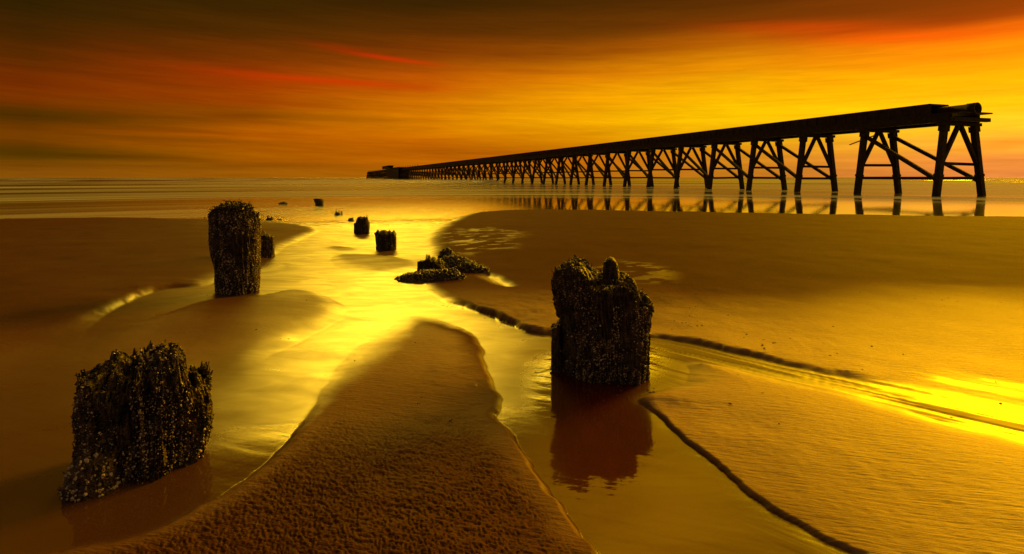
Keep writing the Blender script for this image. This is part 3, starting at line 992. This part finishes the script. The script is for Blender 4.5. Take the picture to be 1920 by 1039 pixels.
    if barn:
        # barnacles: little open cones crusted in patches
        out, qs, cnt = [], [], 0
        ii = r0.integers(2, len(Wd) - 2, barn * 6)
        jj = r0.integers(0, nth, barn * 6)
        pr = fbm(np.cos(sq[jj] * 6.283) * 2.6 + seed, np.sin(sq[jj] * 6.283) * 2.6, Wd[ii, jj, 2] * 4.5, 4)
        keepm = (pr + 0.10 * r0.random(len(pr)) + 0.12 * np.exp(-Wd[ii, jj, 2] / 0.10) > 0.56) & (Wd[ii, jj, 2] > 0.0)
        ii, jj = ii[keepm][:barn], jj[keepm][:barn]
        pos, nn = Wd[ii, jj], n_[ii, jj]
        rad = r0.uniform(bsize[0], bsize[1], len(pos)) * (0.6 + 0.8 * r0.random(len(pos)) ** 2)
        a = np.cross(nn, r0.normal(size=nn.shape))
        a /= np.linalg.norm(a, axis=1, keepdims=True)
        b = np.cross(nn, a)
        ang = np.linspace(0, 2 * np.pi, 6, endpoint=False)
        ca, sa = np.cos(ang)[None, :, None], np.sin(ang)[None, :, None]

        def rg(rm, hm):
            return pos[:, None] + (a[:, None] * ca + b[:, None] * sa) * (rad * rm)[:, None, None] + nn[:, None] * (rad * hm)[:, None, None]
        VV = np.concatenate([rg(1.0, -0.3), rg(0.55, 0.9), rg(0.25, 0.45)], 1)
        base_i = (np.arange(len(pos)) * 18)[:, None, None]
        qd = []
        for lv in (0, 6):
            for k in range(6):
                qd.append([lv + k, lv + (k + 1) % 6, lv + 6 + (k + 1) % 6, lv + 6 + k])
        qd = np.array(qd)[None] + base_i
        bo = np_mesh("barnacles", VV.reshape(-1, 3), qd.reshape(-1, 4), M_BARN, body, False)
        tag(bo, kind='stuff')
    if splint:
        mb = MB()
        for _ in range(splint):
            j = r0.integers(0, nth)
            p = Wd[nz - 1 - r0.integers(0, 4), j]
            hgt = r0.uniform(0.005, 0.028) * (1.6 if r0.random() < 0.1 else 1)
            tip = p + np.array([r0.normal(0, .012), r0.normal(0, .012), hgt])
            mb.beam(p - np.array([0, 0, 0.03]), tip, r0.uniform(.008, .022), r0.uniform(.006, .014), (0, 1, 0.01), 0.35)
        for _ in range(splint // 2):            # shreds peeling from the sides
            i, j = r0.integers(nz // 3, nz - 3), r0.integers(0, nth)
            p = Wd[i, j]
            tip = p + n_[i, j] * r0.uniform(.01, .03) + np.array([0, 0, r0.uniform(.02, .06)])
            mb.beam(p - n_[i, j] * .005, tip, .008, .005, (0, 1, 0.01), 0.3)
        tag(mb.build("splinters", mat, body), kind='stuff')
    if weed:
        mb = MB()
        for _ in range(weed):
            i = nz - 1 + r0.integers(-10, ncap - 6)
            j = r0.integers(0, nth)
            p = Wd[i, j]
            n0 = n_[min(i, len(n_) - 1), j]
            dd = n0 * 0.6 + np.array([r0.normal(0, .5), r0.normal(0, .5), r0.normal(0.15, .5)])
            ln_ = r0.uniform(0.02, 0.055)
            m1 = p + dd * ln_ * 0.6
            m2 = m1 + (dd + np.array([r0.normal(0, .6), r0.normal(0, .6), -0.5])) * ln_ * 0.5
            wd_ = r0.uniform(.008, .02)
            mb.beam(p, m1, wd_, .004, tuple(r0.normal(size=3)), 1.2)
            mb.beam(m1, m2, wd_ * 1.2, .004, tuple(r0.normal(size=3)), 0.4)
        tag(mb.build("seaweed", M_WEED, body), kind='stuff')
    return body, B, eu, ev


def extra_piece(parent_info, name, foot, left, right, top, v0, depth, seed, mat=None, **kw):
    """a separate splinter or plank standing on the same foot plane, made with the same carver"""
    body, B, eu, ev = parent_info
    o, *_ = make_stump(name, None, foot, left, right, top, depth, [(0, .1), (.5, 0), (1, .1), (1, .9), (.5, 1), (0, .9)], nth=60, nz=40, ncap=8,
                       groove=0.006, fine=0.004, jag=0.02, cell=0.012, seed=seed, mat=mat, **kw)
    loc = o.location.copy()
    o.parent = body
    o.location = (loc.x - B[0] + ev[0] * v0, loc.y - B[1] + ev[1] * v0, 0)
    for k in ('label', 'category'):
        if k in o:
            del o[k]
    return o


SQ = [(0.02, .50), (.42, 0.0), (1.0, .10), (1.0, .80), (.75, 1.0), (.12, 1.0)]
big = make_stump("timber_stump", "broad black barnacled stump standing in the stream, thumb-like spike on its crown", (1110, 720),
                 [(1046, 742), (1049, 690), (1049, 640), (1042, 600), (1033, 560), (1031, 525), (1033, 490)],
                 [(1214, 742), (1216, 700), (1218, 640), (1218, 585), (1216, 540), (1205, 490)],
                 [(1029, 545), (1033, 532), (1038, 516), (1048, 503), (1058, 497), (1068, 492), (1088, 493), (1096, 500), (1104, 508), (1114, 517), (1124, 521), (1140, 521), (1160, 520), (1176, 524), (1188, 532), (1194, 548), (1198, 566), (1204, 568), (1210, 560), (1218, 566), (1222, 575)],
                 0.62, SQ, nth=420, nz=240, ncap=40, groove=0.032, fine=0.010, jag=0.11, cell=0.026, barn=7500, splint=130, seed=5, bsize=(0.002, 0.006))
extra_piece(big, "crown_spike", (1110, 720), [(1131, 540), (1134, 505), (1140, 490)], [(1166, 540), (1160, 505), (1154, 490)],
            [(1128, 520), (1134, 502), (1141, 493), (1147, 490), (1153, 493), (1159, 505), (1166, 524)], 0.22, 0.11, 8, sink=-0.55)
extra_piece(big, "side_plank", (1110, 720), [(1029, 720), (1030, 620)], [(1049, 720), (1048, 620)],
            [(1028, 626), (1036, 627), (1042, 620), (1050, 618)], 0.20, 0.16, 9, barn=60)

PS = [(.12, .2), (.5, 0), (.88, .16), (1, .5), (.85, .86), (.5, 1), (.12, .85), (0, .5)]
post = make_stump("timber_post", "tall round-topped barnacled post beside the bright stream, seaweed on its head", (445, 555),
                  [(404, 575), (403, 553), (399, 500), (395, 450), (392, 410), (397, 380)],
                  [(487, 575), (487, 553), (487, 500), (487, 450), (490, 425), (484, 400), (480, 380)],
                  [(391, 410), (395, 398), (404, 390), (415, 386), (430, 382), (444, 383), (456, 382), (464, 386), (474, 394), (482, 404), (489, 414), (493, 428)],
                  0.58, PS, nth=360, nz=240, ncap=30, groove=0.022, fine=0.010, jag=0.03, cell=0.03, barn=4200, weed=420, splint=30, seed=21, rough_top=0.7)

LS = [(0.0, .30), (.30, .10), (.62, 0.0), (.95, .18), (1.0, .60), (.80, 1.0), (.15, 1.0)]
lft = make_stump("timber_stump", "squat ragged barnacled stump at the rippled sand's edge, broken open at one foot", (262, 905),
                 [(148, 930), (146, 860), (146, 780), (145, 715), (145, 660)],
                 [(368, 930), (374, 885), (389, 850), (396, 800), (392, 740), (388, 700), (386, 660)],
                 [(144, 714), (150, 708), (172, 704), (180, 692), (200, 690), (206, 700), (208, 672), (216, 668), (224, 676), (240, 684), (246, 690), (252, 672), (264, 666), (274, 676), (282, 660), (296, 651), (312, 653), (322, 664), (327, 650), (336, 656), (344, 668), (350, 690), (362, 702), (372, 700), (380, 712), (388, 704), (396, 716), (400, 730)],
                 0.46, LS, nth=420, nz=240, ncap=40, groove=0.040, fine=0.012, jag=0.19, cell=0.034, barn=6500, splint=110, seed=33, bsize=(0.0015, 0.0052))
extra_piece(lft, "foot_wedge", (262, 905), [(112, 955), (118, 915), (140, 878), (150, 850)], [(222, 955), (222, 900), (215, 850)],
            [(112, 912), (122, 900), (140, 880), (155, 862), (175, 858), (200, 850), (222, 840)], -0.05, 0.30, 14, splint=30, barn=260)
extra_piece(lft, "hooked_splinter", (262, 905), [(384, 770), (384, 700)], [(399, 770), (399, 710)],
            [(383, 712), (388, 703), (394, 706), (400, 722)], 0.24, 0.05, 15, sink=-0.42)

make_stump("timber_stump", "dark rotten stump half hidden behind the tall round-topped post", (497, 485),
           [(474, 500), (474, 430)], [(514, 500), (514, 470), (514, 435)],
           [(474, 434), (484, 428), (490, 432), (496, 433), (500, 438), (505, 438), (508, 444), (512, 441), (516, 450)], 0.45, SQ, nth=160, nz=90, ncap=18, jag=0.08, cell=0.04, barn=250, splint=30, seed=41)
make_stump("timber_stump", "stepped black stump standing in bright water, bird-like lump on its top", (678, 440),
           [(665, 455), (664, 420), (668, 418), (669, 402)], [(692, 455), (692, 418), (689, 416), (688, 402)],
           [(663, 424), (666, 419), (670, 418), (671, 408), (676, 406), (682, 408), (684, 405), (688, 404), (688, 412), (692, 418)], 0.55, SQ, nth=160, nz=90, ncap=18, jag=0.05, cell=0.05, seed=42, splint=14)
make_stump("timber_stump", "square spiky black stump at the far edge of the small sand islet", (724, 471),
           [(705, 485), (705, 430)], [(742, 485), (742, 430)],
           [(704, 438), (707, 434), (709, 430), (712, 436), (716, 432), (722, 431), (728, 435), (731, 432), (736, 437), (738, 432), (741, 438), (743, 446)], 0.5, SQ, nth=180, nz=90, ncap=18, jag=0.10, cell=0.05, barn=150, seed=43, splint=36)
make_stump("timber_stump", "low broken stump with two upright spikes, half buried in the mussels", (800, 516),
           [(784, 530), (784, 480)], [(832, 530), (832, 480)],
           [(783, 494), (788, 491), (796, 491), (798, 493), (799.2, 479), (801.4, 479), (802, 491), (804, 482), (807, 482), (808, 490), (812, 486), (816, 487), (818, 492), (826, 496), (833, 500)], 0.40, SQ, nth=200, nz=80, ncap=18, jag=0.05, cell=0.04, seed=44, splint=8)
make_stump("timber_stump", "small black stump overhanging on one side, lying on the wet flat by the sea", (599, 386),
           [(592, 390), (591, 382), (588, 374), (588, 370)], [(607, 390), (608, 380), (605, 370)],
           [(588, 373), (592, 372), (598, 371.5), (603, 372), (607, 376), (609, 380)], 0.5, PS, nth=120, nz=60, ncap=14, jag=0.05, cell=0.1, seed=45)
make_stump("rock", "low flat dark rock on the wet flat, farthest from the stream", (531, 383),
           [(521, 386), (523, 380), (526, 377)], [(545, 386), (540, 381), (536, 377)],
           [(520, 383), (526, 379.5), (530, 378), (535, 378.5), (540, 381), (546, 383)], 0.5, PS, nth=100, nz=30, ncap=14, jag=0.03, cell=0.1, seed=46, cat="rock")
make_stump("timber_stump", "splintered remnant of three thin prongs standing in the wet flat", (634, 404),
           [(627, 408), (627, 390)], [(642, 408), (642, 390)],
           [(626, 401), (629, 399), (630.5, 391), (632, 398), (634.5, 399), (635.5, 394), (636.5, 394), (637.3, 402.5), (638.8, 403), (639.6, 395), (641, 395), (642, 402)], 0.35, PS, nth=200, nz=50, ncap=14, groove=.006, jag=0.03, cell=0.1, seed=47)
make_stump("timber_stump", "tiny lump of rotten wood beside the stepped stump", (658, 415),
           [(653, 418), (653, 408)], [(663, 418), (663, 406)],
           [(652, 411), (656, 408.5), (659, 409), (661, 406), (663, 409)], 0.3, PS, nth=100, nz=40, ncap=10, groove=.006, jag=0.03, cell=0.1, seed=48)
make_stump("timber_stump", "short spiky stump remnant on the left beach just past the tall post", (505, 413),
           [(499, 417), (499, 402)], [(513, 417), (513, 402)],
           [(498, 411), (501, 409), (502, 403), (503, 403), (504, 408), (507, 409), (510, 405), (511, 409), (513, 411)], 0.35, PS, nth=160, nz=40, ncap=10, groove=.006, jag=0.03, cell=0.1, seed=49)
make_stump("rock", "tiny dark lump on the beach between the spiky remnant and the stream", (524, 412.5),
           [(519, 414), (520, 409)], [(530, 414), (528, 409)],
           [(518, 412), (522, 411), (525, 410), (529, 411.5), (531, 412)], 0.3, PS, nth=80, nz=30, ncap=10, groove=.006, jag=0.02, cell=0.1, seed=50, cat="rock")


# ------------------------------------------------------------------ mussel bed round the low stump
def mussel_bed():
    r0 = np.random.default_rng(60)
    C = ground(830, 520)
    lobes = [(800, 524, 0.44, 0.26, 0.10), (838, 526, 0.26, 0.2, 0.12), (772, 525, 0.2, 0.14, 0.05), (850, 505, 0.42, 0.30, 0.17), (838, 500, 0.2, 0.2, 0.26), (880, 511, 0.30, 0.2, 0.10), (900, 514, 0.14, 0.1, 0.05), (815, 510, 0.25, 0.2, 0.16)]
    L = [(ground(px, py), a, b, h) for px, py, a, b, h in lobes]

    def hh(x, y):
        z = np.full(x.shape, -0.05)
        for g, a, b, h in L:
            q = ((x - g[0]) / a) ** 2 + ((y - g[1]) / b) ** 2
            z = np.maximum(z, h * (1 - q))
        return z
    # packed shells: stretched eight-sided pods, heaped on the mound
    n = 2600
    x = r0.uniform(C[0] - 1.1, C[0] + 1.0, n * 4)
    y = r0.uniform(C[1] - 0.8, C[1] + 1.2, n * 4)
    z = hh(x, y)
    k = z > -0.01
    x, y, z = x[k][:n], y[k][:n], z[k][:n]
    gz = np.array([max(0.0, sand_z(a, b)) for a, b in zip(x, y)])
    pos = np.stack([x, y, gz + np.maximum(z, 0.0) + r0.uniform(-.012, .012, len(x))], -1)
    d = r0.normal(size=(len(x), 3)) + np.array([0, 0, 0.5])
    d /= np.linalg.norm(d, axis=1, keepdims=True)
    a = np.cross(d, r0.normal(size=d.shape))
    a /= np.linalg.norm(a, axis=1, keepdims=True)
    b = np.cross(d, a)
    ln_ = r0.uniform(.022, .042, len(x))
    ang = np.linspace(0, 2 * np.pi, 6, endpoint=False)
    prof = [(-1.0, .05), (-.5, .42), (.2, .52), (.8, .34), (1.0, .06)]
    lv = [pos[:, None] + d[:, None] * (ln_ * t)[:, None, None] + (a[:, None] * np.cos(ang)[None, :, None] + .62 * b[:, None] * np.sin(ang)[None, :, None]) * (ln_ * r_)[:, None, None] for t, r_ in prof]
    VV = np.concatenate(lv, 1)
    q = grid_quads(5, 6, True)[None] + (np.arange(len(x)) * 30)[:, None, None]
    # the silted mound they sit on
    gx, gy = np.meshgrid(np.linspace(C[0] - 1.2, C[0] + 1.1, 70), np.linspace(C[1] - .9, C[1] + 1.3, 70))
    gz2 = np.array([max(0.0, sand_z(p, s)) for p, s in zip(gx.ravel(), gy.ravel())]).reshape(gx.shape)
    mz = hh(gx, gy) + np.where(hh(gx, gy) > 0, gz2, 0.0) - 0.012
    mz = np.where(hh(gx, gy) <= -0.01, -0.08, mz)
    VM = np.stack([gx, gy, mz], -1).reshape(-1, 3)
    off = len(VV.reshape(-1, 3))
    Q = np.concatenate([q.reshape(-1, 4), grid_quads(70, 70) + off])
    o = np_mesh("mussel_bed", np.concatenate([VV.reshape(-1, 3), VM]) - np.array([C[0], C[1], 0]), Q, M_MUSS, None, True)
    o.location = (C[0], C[1], 0)
    tag(o, "dark heap of mussels spread round the low spiked stump", "mussel bed")


mussel_bed()


# ------------------------------------------------------------------ specks of shell and coal left on the sand
def shell_bits():
    r0 = np.random.default_rng(71)
    V, Q = [], []
    spots = [(1290, 612, 30, 14, 14), (1430, 650, 30, 10, 10), (1700, 552, 60, 14, 12), (1350, 700, 300, 60, 14), (1500, 560, 300, 60, 22), (760, 700, 90, 80, 14), (240, 470, 180, 40, 12), (560, 600, 60, 20, 5), (1190, 738, 40, 8, 10), (405, 548, 60, 5, 8)]
    for cx, cy, sx_, sy_, n in spots:
        for _ in range(n):
            px_, py_ = cx + r0.normal() * sx_, cy + r0.normal() * sy_
            if py_ < 420:
                continue
            g = ground(px_, py_)
            z = sand_z(*g)
            a, b, c = r0.uniform(.006, .016), r0.uniform(.004, .010), r0.uniform(.003, .007)
            t = r0.uniform(0, 6.28)
            k = len(V)
            for lx, ly, lz in ((-1, -.6, -.3), (.8, -.9, -.3), (1, .7, -.3), (-.7, .9, -.3), (-.5, -.3, .8), (.5, -.4, 1), (.4, .4, .7), (-.4, .5, .9)):
                lx, ly = lx * a * r0.uniform(.8, 1.2), ly * b * r0.uniform(.8, 1.2)
                V.append((g[0] + lx * math.cos(t) - ly * math.sin(t), g[1] + lx * math.sin(t) + ly * math.cos(t), z + lz * c))
            for f in ((3, 2, 1, 0), (4, 5, 6, 7), (0, 1, 5, 4), (1, 2, 6, 5), (2, 3, 7, 6), (3, 0, 4, 7)):
                Q.append([k + i for i in f])
    o = np_mesh("shell_fragments", V, Q, M_MUSS, None, False)
    tag(o, "dark shell and coal fragments scattered over the sand", "shell fragments", kind='stuff')


shell_bits()
